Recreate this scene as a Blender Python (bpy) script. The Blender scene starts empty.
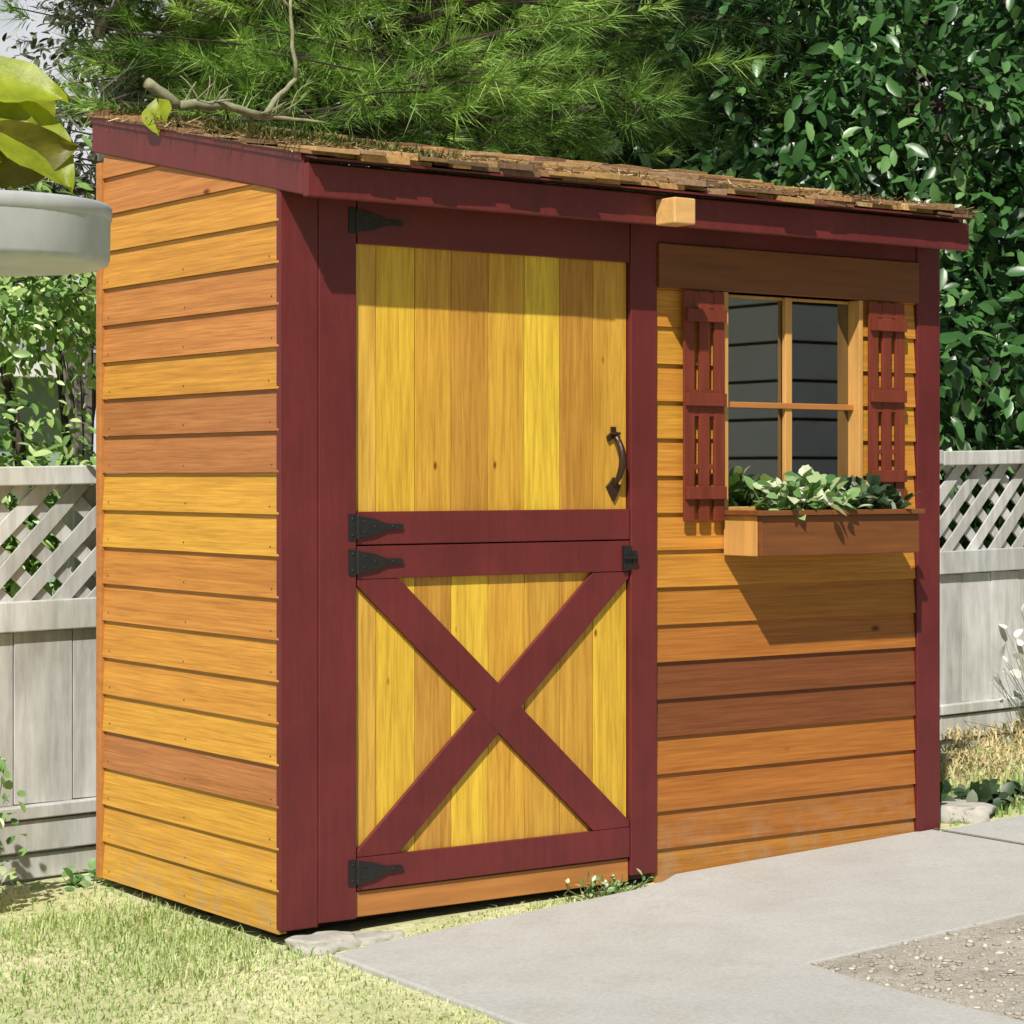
import bpy, bmesh, math, random
import numpy as np
from mathutils import Vector, Matrix, noise as mnoise

random.seed(7)
rng = np.random.default_rng(7)
scene = bpy.context.scene
col = scene.collection
R = math.radians


# ------------------------------------------------------------------ ground height
def g(x):
    return -0.030 + 0.035 * min(max(x, -4.0), 8.0)


# ------------------------------------------------------------------ node helpers
class NT:
    def __init__(s, name):
        s.m = bpy.data.materials.new(name)
        s.m.use_nodes = True
        s.t = s.m.node_tree
        s.b = s.t.nodes['Principled BSDF']
        s.out = s.t.nodes['Material Output']

    def n(s, kind, **kw):
        nd = s.t.nodes.new(kind)
        for k, v in kw.items():
            if k.startswith('i_'):
                nd.inputs[k[2:].replace('_', ' ')].default_value = v
            else:
                setattr(nd, k, v)
        return nd

    def l(s, a, b):
        s.t.links.new(a, b)

    def coords(s, stretch=(1, 1, 1), rnd=False):
        tc = s.n('ShaderNodeTexCoord')
        mp = s.n('ShaderNodeMapping')
        mp.inputs['Scale'].default_value = stretch
        s.l(tc.outputs['Object'], mp.inputs['Vector'])
        if rnd:
            at = s.n('ShaderNodeAttribute', attribute_name='rnd')
            mu = s.n('ShaderNodeMath', operation='MULTIPLY')
            mu.inputs[1].default_value = 37.0
            s.l(at.outputs['Fac'], mu.inputs[0])
            ad = s.n('ShaderNodeVectorMath', operation='ADD')
            s.l(tc.outputs['Object'], ad.inputs[0])
            s.l(mu.outputs[0], ad.inputs[1])
            s.l(ad.outputs[0], mp.inputs['Vector'])
        return mp.outputs[0]

    def noise(s, vec, scale, detail=4, rough=0.6, dist=0.0):
        nd = s.n('ShaderNodeTexNoise')
        nd.inputs['Scale'].default_value = scale
        nd.inputs['Detail'].default_value = detail
        nd.inputs['Roughness'].default_value = rough
        nd.inputs['Distortion'].default_value = dist
        s.l(vec, nd.inputs['Vector'])
        return nd.outputs['Fac']

    def ramp(s, fac, stops):
        r = s.n('ShaderNodeValToRGB')
        e = r.color_ramp.elements
        while len(e) < len(stops):
            e.new(0.5)
        for k, (p, c) in enumerate(stops):
            e[k].position = p
            e[k].color = (*c, 1) if isinstance(c, (tuple, list)) else (c, c, c, 1)
        s.l(fac, r.inputs['Fac'])
        return r.outputs['Color']

    def mix(s, a, b, fac=1.0, mode='MULTIPLY'):
        m = s.n('ShaderNodeMix', data_type='RGBA', blend_type=mode)
        for sock, v in ((m.inputs[0], fac), (m.inputs[6], a), (m.inputs[7], b)):
            if hasattr(v, 'links'):
                s.l(v, sock)
            elif isinstance(v, (tuple, list)):
                sock.default_value = (*v, 1)
            else:
                sock.default_value = v
        return m.outputs[2]

    def bump(s, h, strength=0.3, dist=0.005):
        b = s.n('ShaderNodeBump')
        b.inputs['Strength'].default_value = strength
        b.inputs['Distance'].default_value = dist
        s.l(h, b.inputs['Height'])
        s.l(b.outputs[0], s.b.inputs['Normal'])

    def done(s, colour, rough=0.6, spec=0.4):
        if hasattr(colour, 'links'):
            s.l(colour, s.b.inputs['Base Color'])
        else:
            s.b.inputs['Base Color'].default_value = (*colour, 1)
        s.b.inputs['Roughness'].default_value = rough
        s.b.inputs['Specular IOR Level'].default_value = spec
        return s.m


def wood_attr(name, stretch, knots=True, rough=0.5):
    """stained cedar; each board carries its own stain colour in 'col'"""
    t = NT(name)
    v = t.coords(stretch, rnd=True)
    a = t.n('ShaderNodeAttribute', attribute_name='col').outputs['Color']
    fine = t.noise(v, 9.0, 6, 0.65, 0.4)
    broad = t.noise(v, 2.2, 3, 0.5, 0.8)
    c = t.mix(a, t.ramp(fine, [(0.32, (0.73, 0.67, 0.60)), (0.60, (1.07, 1.07, 1.07))]))
    c = t.mix(c, t.ramp(broad, [(0.30, (0.84, 0.79, 0.74)), (0.65, (1.05, 1.05, 1.05))]))
    if knots:
        vo = t.n('ShaderNodeTexVoronoi')
        vo.inputs['Scale'].default_value = 1.0
        v2 = t.coords(tuple(s * 1.1 for s in knots), rnd=True)
        t.l(v2, vo.inputs['Vector'])
        k = t.ramp(vo.outputs['Distance'], [(0.022, (0.25, 0.15, 0.09)), (0.034, (0.62, 0.5, 0.4)), (0.06, (1, 1, 1))])
        c = t.mix(c, k)
    # splashed dirt, only low down and in blotches
    tc = t.n('ShaderNodeTexCoord')
    sp = t.n('ShaderNodeSeparateXYZ')
    t.l(tc.outputs['Object'], sp.inputs[0])
    mr = t.n('ShaderNodeMapRange')
    mr.inputs['From Min'].default_value = 0.26
    mr.inputs['From Max'].default_value = 0.0
    t.l(sp.outputs['Z'], mr.inputs['Value'])
    bl = t.noise(tc.outputs['Object'], 14, 6, 0.75)
    mu = t.n('ShaderNodeMath', operation='MULTIPLY')
    t.l(mr.outputs[0], mu.inputs[0])
    t.l(t.ramp(bl, [(0.45, 0.0), (0.68, 0.55)]), mu.inputs[1])
    c = t.mix(c, (0.30, 0.25, 0.17), mu.outputs[0], 'MIX')
    t.bump(fine, 0.25, 0.003)
    return t.done(c, rough, 0.35)


def plain(name, c, rough=0.5, var=0.2, scale=6.0, stretch=(1, 1, 1), spec=0.4, bump=0.1, metal=0.0):
    t = NT(name)
    v = t.coords(stretch)
    f = t.noise(v, scale, 6, 0.65)
    cc = t.mix(c, t.ramp(f, [(0.3, 1 - var), (0.7, 1 + var * 0.5)]))
    if bump:
        t.bump(f, bump, 0.004)
    t.b.inputs['Metallic'].default_value = metal
    return t.done(cc, rough, spec)


def leafmat(name, stops, rough=0.4, spec=0.5, trans=0.25, tcol=None, mottle=0):
    t = NT(name)
    a = t.n('ShaderNodeAttribute', attribute_name='rnd').outputs['Fac']
    c = t.ramp(a, stops)
    if mottle:
        f = t.noise(t.coords(), mottle, 6, 0.7)
        c = t.mix(c, t.ramp(f, [(0.3, (0.62, 0.66, 0.7)), (0.66, (1.15, 1.12, 1.0))]))
        t.bump(f, 0.4, 0.004)
    m = t.done(c, rough, spec)
    if trans:
        tr = t.n('ShaderNodeBsdfTranslucent')
        hs = t.mix(c, tcol or (1.1, 1.25, 0.5))
        t.l(hs, tr.inputs['Color'])
        ms = t.n('ShaderNodeMixShader')
        ms.inputs[0].default_value = trans
        t.l(t.b.outputs[0], ms.inputs[1])
        t.l(tr.outputs[0], ms.inputs[2])
        t.l(ms.outputs[0], t.out.inputs['Surface'])
    return m


# ------------------------------------------------------------------ materials
M = {}
M['siding'] = wood_attr('stained_siding_y', (5, 0.55, 20), (0.7, 2.0, 4.4))
M['sidingx'] = wood_attr('stained_siding_x', (0.55, 5, 20), (2.0, 0.7, 4.4))
M['plank'] = wood_attr('stained_plank', (11, 5, 0.55), (7.0, 0.7, 3.2), rough=0.45)
M['shake'] = wood_attr('weathered_shake', (9, 2.0, 9), None, rough=0.85)
t = NT('maroon_paint')
f1 = t.noise(t.coords((14, 14, 1.2)), 4.0, 6, 0.7)
f2 = t.noise(t.coords(), 3.2, 5, 0.65)
f3 = t.noise(t.coords(), 38, 4, 0.75)
c = t.mix((0.120, 0.0150, 0.0150), t.ramp(f1, [(0.3, 0.82), (0.7, 1.12)]))
c = t.mix(c, t.ramp(f2, [(0.32, (0.80, 0.78, 0.75)), (0.62, (1.10, 1.14, 1.18))]))
c = t.mix(c, (0.20, 0.085, 0.06), t.ramp(f3, [(0.70, 0.0), (0.80, 0.35)]), 'MIX')
t.bump(f1, 0.12, 0.003)
M['maroon'] = t.done(c, 0.46, 0.45)
M['brick'] = plain('brick_red_paint', (0.165, 0.030, 0.014), 0.5, 0.3, 5, (9, 9, 0.8), 0.4, 0.1)
M['black'] = plain('black_iron', (0.018, 0.018, 0.018), 0.42, 0.25, 30, spec=0.5, metal=0.3)
M['bronze'] = plain('dark_bronze', (0.045, 0.022, 0.013), 0.38, 0.25, 30, spec=0.5, metal=0.4)
M['dark'] = plain('dark_timber', (0.05, 0.035, 0.025), 0.9)
M['rawwood'] = plain('pale_cedar', (0.62, 0.36, 0.13), 0.6, 0.2, 8, (1, 6, 6))
M['rawend'] = plain('cedar_trim', (0.42, 0.17, 0.045), 0.55, 0.25, 5, (0.6, 5, 8))
M['shadetrim'] = plain('shaded_cedar', (0.17, 0.058, 0.015), 0.5, 0.3, 5, (0.6, 5, 8))  # shade on header board and box front put into the cedar colour
M['jamb'] = plain('cedar_jamb', (0.55, 0.29, 0.085), 0.5, 0.22, 5, (8, 5, 0.6))
M['stem'] = plain('green_stem', (0.12, 0.16, 0.05), 0.6)
M['bark'] = plain('bark', (0.06, 0.045, 0.032), 0.9, 0.4, 14, (4, 4, 1), bump=0.5)
M['greybark'] = plain('grey_bark', (0.17, 0.155, 0.13), 0.9, 0.45, 18, (2, 2, 2), bump=0.4)
M['palebark'] = plain('lichen_bark', (0.25, 0.25, 0.15), 0.9, 0.4, 18, (2, 2, 2), bump=0.4)
M['greenwall'] = plain('pale_green_paint', (0.30, 0.42, 0.30), 0.6, 0.1, 3)
M['whitepaint'] = plain('white_paint', (0.78, 0.78, 0.75), 0.5, 0.08, 4)
M['greyroof'] = plain('grey_roof', (0.30, 0.30, 0.30), 0.85, 0.25, 9, (1, 1, 5))
M['greysiding'] = plain('grey_siding', (0.62, 0.63, 0.63), 0.6, 0.1, 3)
M['pot'] = plain('grey_plastic_pot', (0.38, 0.39, 0.40), 0.5, 0.22, 9, (1, 1, .5), spec=0.4, bump=0.06)
M['soil'] = plain('potting_soil', (0.05, 0.035, 0.025), 1.0, 0.4, 30)
M['jointdirt'] = plain('joint_dirt', (0.15, 0.14, 0.12), 1.0, 0.5, 25)
M['stone'] = plain('pale_stone', (0.42, 0.40, 0.35), 0.9, 0.35, 12, bump=0.5)

t = NT('weathered_fence')
v = t.coords((7, 7, 0.8))
f1 = t.noise(v, 3.5, 6, 0.7)
f2 = t.noise(t.coords((1.6, 1.6, 1.2)), 1.7, 4, 0.6)
at = t.n('ShaderNodeAttribute', attribute_name='rnd').outputs['Fac']
c = t.ramp(f1, [(0.28, (0.35, 0.35, 0.335)), (0.62, (0.57, 0.575, 0.565))])
c = t.mix(c, t.ramp(f2, [(0.32, (0.72, 0.70, 0.66)), (0.62, (1.06, 1.06, 1.06))]))
c = t.mix(c, t.ramp(at, [(0.0, 0.8), (1.0, 1.06)]))
t.bump(f1, 0.3, 0.004)
M['fence'] = t.done(c, 0.8, 0.3)

t = NT('concrete')
v = t.coords()
f1 = t.noise(v, 1.3, 5, 0.6)
f2 = t.noise(v, 90, 4, 0.7)
f3 = t.noise(v, 5.0, 6, 0.7)
c = t.ramp(f1, [(0.3, (0.385, 0.38, 0.36)), (0.7, (0.43, 0.428, 0.408))])
c = t.mix(c, t.ramp(f2, [(0.25, 0.80), (0.7, 1.08)]))
c = t.mix(c, t.ramp(f3, [(0.3, (0.93, 0.915, 0.89)), (0.55, (1.01, 1.01, 1.01))]))
t.bump(f2, 0.25, 0.002)
M['concrete'] = t.done(c, 0.85, 0.25)

t = NT('lawn_soil')
v = t.coords()
f1 = t.noise(v, 1.1, 5, 0.65)
f2 = t.noise(v, 28, 5, 0.7)
c = t.ramp(f1, [(0.35, (0.38, 0.41, 0.19)), (0.62, (0.62, 0.60, 0.37))])
c = t.mix(c, t.ramp(f2, [(0.25, 0.6), (0.7, 1.15)]))
t.bump(f2, 0.6, 0.01)
M['ground'] = t.done(c, 0.95, 0.15)

t = NT('gravel_soil')
v = t.coords()
f2 = t.noise(v, 60, 5, 0.75)
f3 = t.noise(v, 4, 4, 0.6)
c = t.ramp(f2, [(0.3, (0.27, 0.245, 0.205)), (0.68, (0.47, 0.44, 0.38))])
c = t.mix(c, t.ramp(f3, [(0.3, 0.8), (0.7, 1.1)]))
t.bump(f2, 0.8, 0.008)
M['gravelsoil'] = t.done(c, 0.95, 0.15)

M['gravel'] = leafmat('gravel_stones', [(0, (0.24, 0.21, 0.17)), (0.7, (0.42, 0.39, 0.33)), (1, (0.60, 0.56, 0.46))], 0.9, 0.2, 0)
M['straw'] = leafmat('dry_straw', [(0, (0.32, 0.25, 0.12)), (1, (0.66, 0.55, 0.30))], 0.8, 0.2, 0.15, (1, 1, 0.8))
M['grass'] = leafmat('grass_blades', [(0, (0.22, 0.33, 0.085)), (0.35, (0.41, 0.52, 0.21)), (0.75, (0.68, 0.68, 0.38)), (1, (0.76, 0.72, 0.47))], 0.6, 0.3, 0.3, (1, 1, 0.7))
M['laurel'] = leafmat('laurel_leaf', [(0, (0.016, 0.05, 0.014)), (0.6, (0.05, 0.14, 0.035)), (1, (0.16, 0.30, 0.10))], 0.36, 0.5, 0.18)
M['shrub'] = leafmat('shrub_leaf', [(0, (0.08, 0.18, 0.05)), (0.45, (0.27, 0.43, 0.13)), (1, (0.58, 0.66, 0.32))], 0.35, 0.5, 0.3)
M['needle'] = leafmat('pine_needles', [(0, (0.04, 0.09, 0.02)), (0.45, (0.19, 0.35, 0.06)), (1, (0.50, 0.66, 0.19))], 0.5, 0.35, 0.25)
M['deepneedle'] = leafmat('deep_needles', [(0, (0.012, 0.035, 0.012)), (0.5, (0.05, 0.12, 0.028)), (1, (0.14, 0.26, 0.06))], 0.5, 0.35, 0.2)
M['darkneedle'] = leafmat('dark_needles', [(0, (0.025, 0.045, 0.018)), (0.6, (0.09, 0.14, 0.05)), (1, (0.26, 0.27, 0.15))], 0.55, 0.3, 0.15)
M['greyleaf'] = leafmat('grey_leaf', [(0, (0.02, 0.03, 0.018)), (0.5, (0.075, 0.095, 0.05)), (1, (0.25, 0.27, 0.2))], 0.5, 0.35, 0.12)
M['mossy'] = leafmat('roof_moss', [(0, (0.03, 0.045, 0.012)), (0.6, (0.10, 0.14, 0.035)), (1, (0.26, 0.24, 0.11))], 0.8, 0.2, 0.1)
M['farleaf'] = leafmat('far_leaf', [(0, (0.008, 0.024, 0.008)), (1, (0.03, 0.075, 0.02))], 0.6, 0.3, 0.1)
M['variegated'] = leafmat('variegated_leaf', [(0, (0.07, 0.17, 0.05)), (0.4, (0.20, 0.34, 0.12)), (0.75, (0.42, 0.52, 0.28)), (1, (0.70, 0.72, 0.55))], 0.4, 0.4, 0.3)
M['darkplant'] = leafmat('dark_leaf', [(0, (0.012, 0.03, 0.012)), (0.8, (0.04, 0.075, 0.03)), (1, (0.2, 0.22, 0.15))], 0.45, 0.4, 0.1)
M['lime'] = leafmat('lime_leaf', [(0, (0.15, 0.12, 0.02)), (0.35, (0.26, 0.28, 0.03)), (1, (0.34, 0.42, 0.03))], 0.4, 0.4, 0.45, (1.2, 1.2, 0.4), 34)
M['whitepetal'] = leafmat('white_petal', [(0, (0.6, 0.6, 0.55)), (1, (0.85, 0.85, 0.8))], 0.5, 0.3, 0.3, (1, 1, 1))
M['litter'] = leafmat('needle_litter', [(0, (0.12, 0.075, 0.035)), (0.6, (0.31, 0.21, 0.10)), (1, (0.60, 0.48, 0.27))], 0.85, 0.2, 0.1, (1, 1, 0.9))

# window glass: faint see-through, mostly mirrors the house opposite
t = NT('window_glass')
gl = t.n('ShaderNodeBsdfGlossy')
gl.inputs['Roughness'].default_value = 0.015
gl.inputs['Color'].default_value = (0.92, 0.95, 0.97, 1)
tr = t.n('ShaderNodeBsdfTransparent')
tr.inputs['Color'].default_value = (0.72, 0.75, 0.75, 1)
fr = t.n('ShaderNodeFresnel')
fr.inputs['IOR'].default_value = 3.4
ms = t.n('ShaderNodeMixShader')
t.l(fr.outputs[0], ms.inputs[0])
t.l(tr.outputs[0], ms.inputs[1])
t.l(gl.outputs[0], ms.inputs[2])
t.l(ms.outputs[0], t.out.inputs['Surface'])
M['glass'] = t.m


# ------------------------------------------------------------------ mesh builder
class MB:
    def __init__(s):
        s.v, s.f, s.c, s.r = [], [], [], []

    def add(s, verts, faces, c=(1, 1, 1), r=None):
        o = len(s.v)
        r = random.random() if r is None else r
        s.v += [tuple(p) for p in verts]
        s.f += [tuple(i + o for i in f) for f in faces]
        s.c += [c] * len(faces)
        s.r += [r] * len(faces)
        return s

    def box(s, x0, x1, y0, y1, z0, z1, c=(1, 1, 1), M_=None, r=None):
        vs = [Vector(p) for p in ((x0, y0, z0), (x1, y0, z0), (x1, y1, z0), (x0, y1, z0),
                                  (x0, y0, z1), (x1, y0, z1), (x1, y1, z1), (x0, y1, z1))]
        if M_ is not None:
            vs = [M_ @ p for p in vs]
        return s.add(vs, [(0, 3, 2, 1), (4, 5, 6, 7), (0, 1, 5, 4), (1, 2, 6, 5), (2, 3, 7, 6), (3, 0, 4, 7)], c, r)

    def prism(s, poly, axis, a, b, c=(1, 1, 1), r=None):
        """poly in the plane perpendicular to axis, extruded from a to b. axis 'y': (x,z); 'x': (y,z); 'z': (x,y)"""
        def mk(p, q):
            return {'y': (p[0], q, p[1]), 'x': (q, p[0], p[1]), 'z': (p[0], p[1], q)}[axis]
        n = len(poly)
        vs = [mk(p, a) for p in poly] + [mk(p, b) for p in poly]
        fs = [tuple(range(n)), tuple(range(2 * n - 1, n - 1, -1))]
        fs += [(i, i + n, (i + 1) % n + n, (i + 1) % n) for i in range(n)]
        return s.add(vs, fs, c, r)

    def tube(s, pts, radii, n=8, c=(1, 1, 1), r=None, flat=1.0):
        pts = [Vector(p) for p in pts]
        vs, fs = [], []
        up = Vector((0.13, 0.31, 0.94))
        for i, p in enumerate(pts):
            d = (pts[min(i + 1, len(pts) - 1)] - pts[max(i - 1, 0)]).normalized()
            a = d.cross(up)
            if a.length < 1e-3:
                a = d.cross(Vector((1, 0, 0)))
            a.normalize()
            b = d.cross(a)
            rad = radii[i] if hasattr(radii, '__len__') else radii
            for k in range(n):
                th = 2 * math.pi * k / n
                vs.append(p + a * math.cos(th) * rad + b * math.sin(th) * rad * flat)
        for i in range(len(pts) - 1):
            for k in range(n):
                k2 = (k + 1) % n
                fs.append((i * n + k, i * n + k2, (i + 1) * n + k2, (i + 1) * n + k))
        fs.append(tuple(range(n - 1, -1, -1)))
        fs.append(tuple((len(pts) - 1) * n + k for k in range(n)))
        return s.add(vs, fs, c, r)

    def build(s, name, mat, parent=None, bevel=0.0, smooth=False, loc=None):
        me = bpy.data.meshes.new(name)
        me.from_pydata(s.v, [], s.f)
        bm = bmesh.new()
        bm.from_mesh(me)
        bmesh.ops.recalc_face_normals(bm, faces=bm.faces)
        bm.to_mesh(me)
        bm.free()
        ca = me.attributes.new('col', 'FLOAT_COLOR', 'FACE')
        ca.data.foreach_set('color', np.array([(*c, 1) for c in s.c], dtype=np.float32).ravel())
        ra = me.attributes.new('rnd', 'FLOAT', 'FACE')
        ra.data.foreach_set('value', np.array(s.r, dtype=np.float32))
        if smooth:
            me.polygons.foreach_set('use_smooth', [True] * len(me.polygons))
        me.materials.append(mat)
        o = bpy.data.objects.new(name, me)
        col.objects.link(o)
        if parent is not None:
            o.parent = parent
        if loc is not None:
            o.location = loc
        if bevel:
            b = o.modifiers.new('bevel', 'BEVEL')
            b.width = bevel
            b.segments = 2
            b.limit_method = 'ANGLE'
            b.angle_limit = R(40)
        return o


def np_mesh(name, verts, faces, mat, parent=None, rnd=None, smooth=False):
    """verts (N,3), faces (F,k) of one size; rnd per-face"""
    me = bpy.data.meshes.new(name)
    F, k = faces.shape
    me.vertices.add(len(verts))
    me.vertices.foreach_set('co', verts.astype(np.float32).ravel())
    me.loops.add(F * k)
    me.loops.foreach_set('vertex_index', faces.astype(np.int32).ravel())
    me.polygons.add(F)
    me.polygons.foreach_set('loop_start', np.arange(0, F * k, k, dtype=np.int32))
    me.update(calc_edges=True)
    me.validate()
    if rnd is not None:
        ra = me.attributes.new('rnd', 'FLOAT', 'FACE')
        ra.data.foreach_set('value', rnd.astype(np.float32))
    if smooth:
        me.polygons.foreach_set('use_smooth', np.ones(F, dtype=bool))
    me.materials.append(mat)
    o = bpy.data.objects.new(name, me)
    col.objects.link(o)
    if parent is not None:
        o.parent = parent
    return o


def unit(a):
    return a / np.maximum(np.linalg.norm(a, axis=-1, keepdims=True), 1e-9)


def leaf_template(widths, ys, cup, curl):
    """midrib plus two rounded halves"""
    V, F = [], []
    n = len(ys)
    for y in ys:
        V.append((0, y, -curl * y * y))
    L, Rr = [0], [0]
    for k in range(1, n - 1):
        for sgn, lst in ((-1, L), (1, Rr)):
            lst.append(len(V))
            V.append((sgn * widths[k], ys[k] - .02, cup * widths[k] - curl * ys[k] ** 2))
    L.append(n - 1)
    Rr.append(n - 1)
    for k in range(n - 1):
        for lst, fl in ((L, False), (Rr, True)):
            for q in ((k, lst[k], lst[k + 1]), (k, lst[k + 1], k + 1)):
                if len(set(q)) == 3:
                    F.append(q if fl else q[::-1])
    return np.array(V, float), np.array(F)


LEAF_V, LEAF_F = leaf_template([0, .17, .23, .17, 0], [0, .22, .5, .8, 1], .30, .16)
BROAD_V, BROAD_F = leaf_template([0, .30, .36, .25, 0], [0, .18, .45, .78, 1], .22, .18)
CHIP_V = np.array([(-.045, 0, 0), (.045, 0, 0), (.03, 1, -.05), (-.03, 1, -.05)], float)
CHIP_F = np.array([(0, 1, 2), (0, 2, 3)])


def scatter(P, axis, normal, size, tv=LEAF_V, tf=LEAF_F):
    """template leaf placed at P, its length along axis, its face towards normal"""
    y = unit(axis)
    x = unit(np.cross(y, normal))
    z = np.cross(x, y)
    s = np.asarray(size).reshape(-1, 1, 1)
    V = P[:, None, :] + s * (tv[None, :, 0:1] * x[:, None, :] + tv[None, :, 1:2] * y[:, None, :] + tv[None, :, 2:3] * z[:, None, :])
    n = len(P)
    F = tf[None] + (np.arange(n) * len(tv))[:, None, None]
    return V.reshape(-1, 3), F.reshape(-1, 3)


def empty(name, loc, label=None, cat=None, group=None):
    o = bpy.data.objects.new(name, None)
    o.empty_display_size = 0.2
    o.location = loc
    col.objects.link(o)
    tag(o, label, cat, group)
    return o


def tag(o, label=None, cat=None, group=None, kind=None):
    if label: o['label'] = label
    if cat: o['category'] = cat
    if group: o['group'] = group
    if kind: o['kind'] = kind
    return o


# =================================================================== camera
cam_d = bpy.data.cameras.new('camera')
cam = bpy.data.objects.new('camera', cam_d)
col.objects.link(cam)
cam.location = (-3.008, -5.226, 1.2)
cam.rotation_euler = (R(90), 0, -math.atan2(0.5835, 0.8121))
cam_d.sensor_width = 36
cam_d.lens = 36 * 2294 / 1024
cam_d.shift_y = -35 / 1024
cam_d.clip_end = 600
scene.camera = cam

# =================================================================== light
SUN = Vector((1.1, 1.0, -1.62)).normalized()
sd = bpy.data.lights.new('sun', 'SUN')
sd.energy = 5.0
scene.cycles.diffuse_bounces = 3
sd.angle = R(0.7)
sd.color = (1.0, 0.95, 0.86)
so = bpy.data.objects.new('sun', sd)
col.objects.link(so)
so.rotation_euler = SUN.to_track_quat('-Z', 'Y').to_euler()
so.location = (-4, -4, 8)
w = bpy.data.worlds.new('World')
scene.world = w
w.use_nodes = True
nt = w.node_tree
sky = nt.nodes.new('ShaderNodeTexSky')
sky.sky_type = 'NISHITA'
sky.sun_disc = False
sky.sun_elevation = math.asin(-SUN.z)
sky.sun_rotation = math.atan2(-SUN.x, -SUN.y) % (2 * math.pi)
sky.dust_density = 1.2
sky.air_density = 1.0
bg = nt.nodes['Background']
bg.inputs['Strength'].default_value = 0.055
tcw = nt.nodes.new('ShaderNodeTexCoord')
sep = nt.nodes.new('ShaderNodeSeparateXYZ')
nt.links.new(tcw.outputs['Generated'], sep.inputs[0])


def wmap(sock, a, b):
    m_ = nt.nodes.new('ShaderNodeMapRange')
    m_.interpolation_type = 'SMOOTHSTEP'
    m_.inputs['From Min'].default_value = a
    m_.inputs['From Max'].default_value = b
    nt.links.new(sock, m_.inputs['Value'])
    return m_.outputs[0]


def wmul(a, b):
    m_ = nt.nodes.new('ShaderNodeMath')
    m_.operation = 'MULTIPLY'
    nt.links.new(a, m_.inputs[0])
    nt.links.new(b, m_.inputs[1])
    return m_.outputs[0]


# a bank of white cloud low behind the shed
cn = nt.nodes.new('ShaderNodeTexNoise')
cn.inputs['Scale'].default_value = 5.0
cn.inputs['Detail'].default_value = 6.0
nt.links.new(tcw.outputs['Generated'], cn.inputs['Vector'])
cl = wmul(wmul(wmap(sep.outputs['Z'], 0.42, 0.22), wmap(sep.outputs['Y'], 0.0, 0.35)), wmap(cn.outputs['Fac'], 0.30, 0.52))
cm = nt.nodes.new('ShaderNodeMix')
cm.data_type = 'RGBA'
nt.links.new(cl, cm.inputs[0])
nt.links.new(sky.outputs[0], cm.inputs[6])
cm.inputs[7].default_value = (11.0, 11.2, 11.5, 1)
nt.links.new(cm.outputs[2], bg.inputs['Color'])
scene.view_settings.view_transform = 'Standard'
scene.view_settings.look = 'None'
scene.view_settings.exposure = 0.3
scene.view_settings.gamma = 1

# =================================================================== ground
xs = np.unique(np.concatenate([np.linspace(-150, -8, 12), np.linspace(-8, 12, 81), np.linspace(12, 150, 12)]))
ys = np.unique(np.concatenate([np.linspace(-150, -8, 12), np.linspace(-8, 10, 73), np.linspace(10, 150, 12)]))
V = np.array([(x, y, g(x) - 0.004 + 0.012 * mnoise.noise(Vector((x * 1.3, y * 1.3, 0)))) for x in xs for y in ys])
ny = len(ys)
F = np.array([(i * ny + j, (i + 1) * ny + j, (i + 1) * ny + j + 1, i * ny + j + 1) for i in range(len(xs) - 1) for j in range(ny - 1)])
tag(np_mesh('ground', V, F, M['ground'], smooth=True), kind='structure')

# concrete path: a strip along the shed front and an arm running towards the viewer, with one joint
mb = MB()


def slab(poly, top=0.010, thick=0.06):
    n = len(poly)
    vs = [(x, y, g(x) + top) for x, y in poly] + [(x, y, g(x) + top - thick) for x, y in poly]
    fs = [tuple(range(n)), tuple(range(2 * n - 1, n - 1, -1))] + [(i, (i + 1) % n, (i + 1) % n + n, i + n) for i in range(n)]
    mb.add(vs, fs, r=0.5)


edge = [(0.04, -0.20), (0.20, -0.165), (0.5, -0.14), (0.9, -0.11), (1.12, -0.092), (1.25, -0.055), (1.34, 0.003), (2.34, 0.003), (2.355, -0.006), (2.41, -0.006)]
slab([(0.0, -4.5), (0.015, -2.0), (-0.01, -1.2), (0.02, -0.6)] + edge + [(2.41, -1.035), (1.6, -1.06), (0.86, -1.085), (0.835, -1.3), (0.85, -4.5)])
slab([(2.422, -0.035), (7.0, 0.0), (7.0, -1.0), (2.422, -1.035)])
jb = MB().add([(2.410, -.012, g(2.41) + .0125), (2.421, -.012, g(2.42) + .0125), (2.421, -1.03, g(2.42) + .0125), (2.410, -1.03, g(2.41) + .0125)], [(0, 1, 2, 3)])
tag(jb.build('path_joint', M['jointdirt']), kind='structure')
path = mb.build('path', M['concrete'], bevel=0.006)
tag(path, kind='structure')

# gravel bed in the inside corner of the path
mb = MB()
gp = [(0.80, -1.05), (7, -0.98), (7, -4.5), (0.80, -4.5)]
nx_, ny_ = 30, 16
vs = [(0.80 + 6.2 * i / nx_, -1.04 - 3.4 * j / ny_, g(0.80 + 6.2 * i / nx_) + 0.0045 + 0.006 * mnoise.noise(Vector((i * .9, j * .9, 3)))) for i in range(nx_ + 1) for j in range(ny_ + 1)]
fs = [(i * (ny_ + 1) + j, (i + 1) * (ny_ + 1) + j, (i + 1) * (ny_ + 1) + j + 1, i * (ny_ + 1) + j + 1) for i in range(nx_) for j in range(ny_)]
mb.add(vs, fs)
tag(mb.build('gravel_bed', M['gravelsoil'], smooth=True), kind='structure')

bm = bmesh.new()
bmesh.ops.create_icosphere(bm, subdivisions=1, radius=1)
ICO_V = np.array([v.co[:] for v in bm.verts])
ICO_F = np.array([[v.index for v in f.verts] for f in bm.faces])
bm.free()


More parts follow.
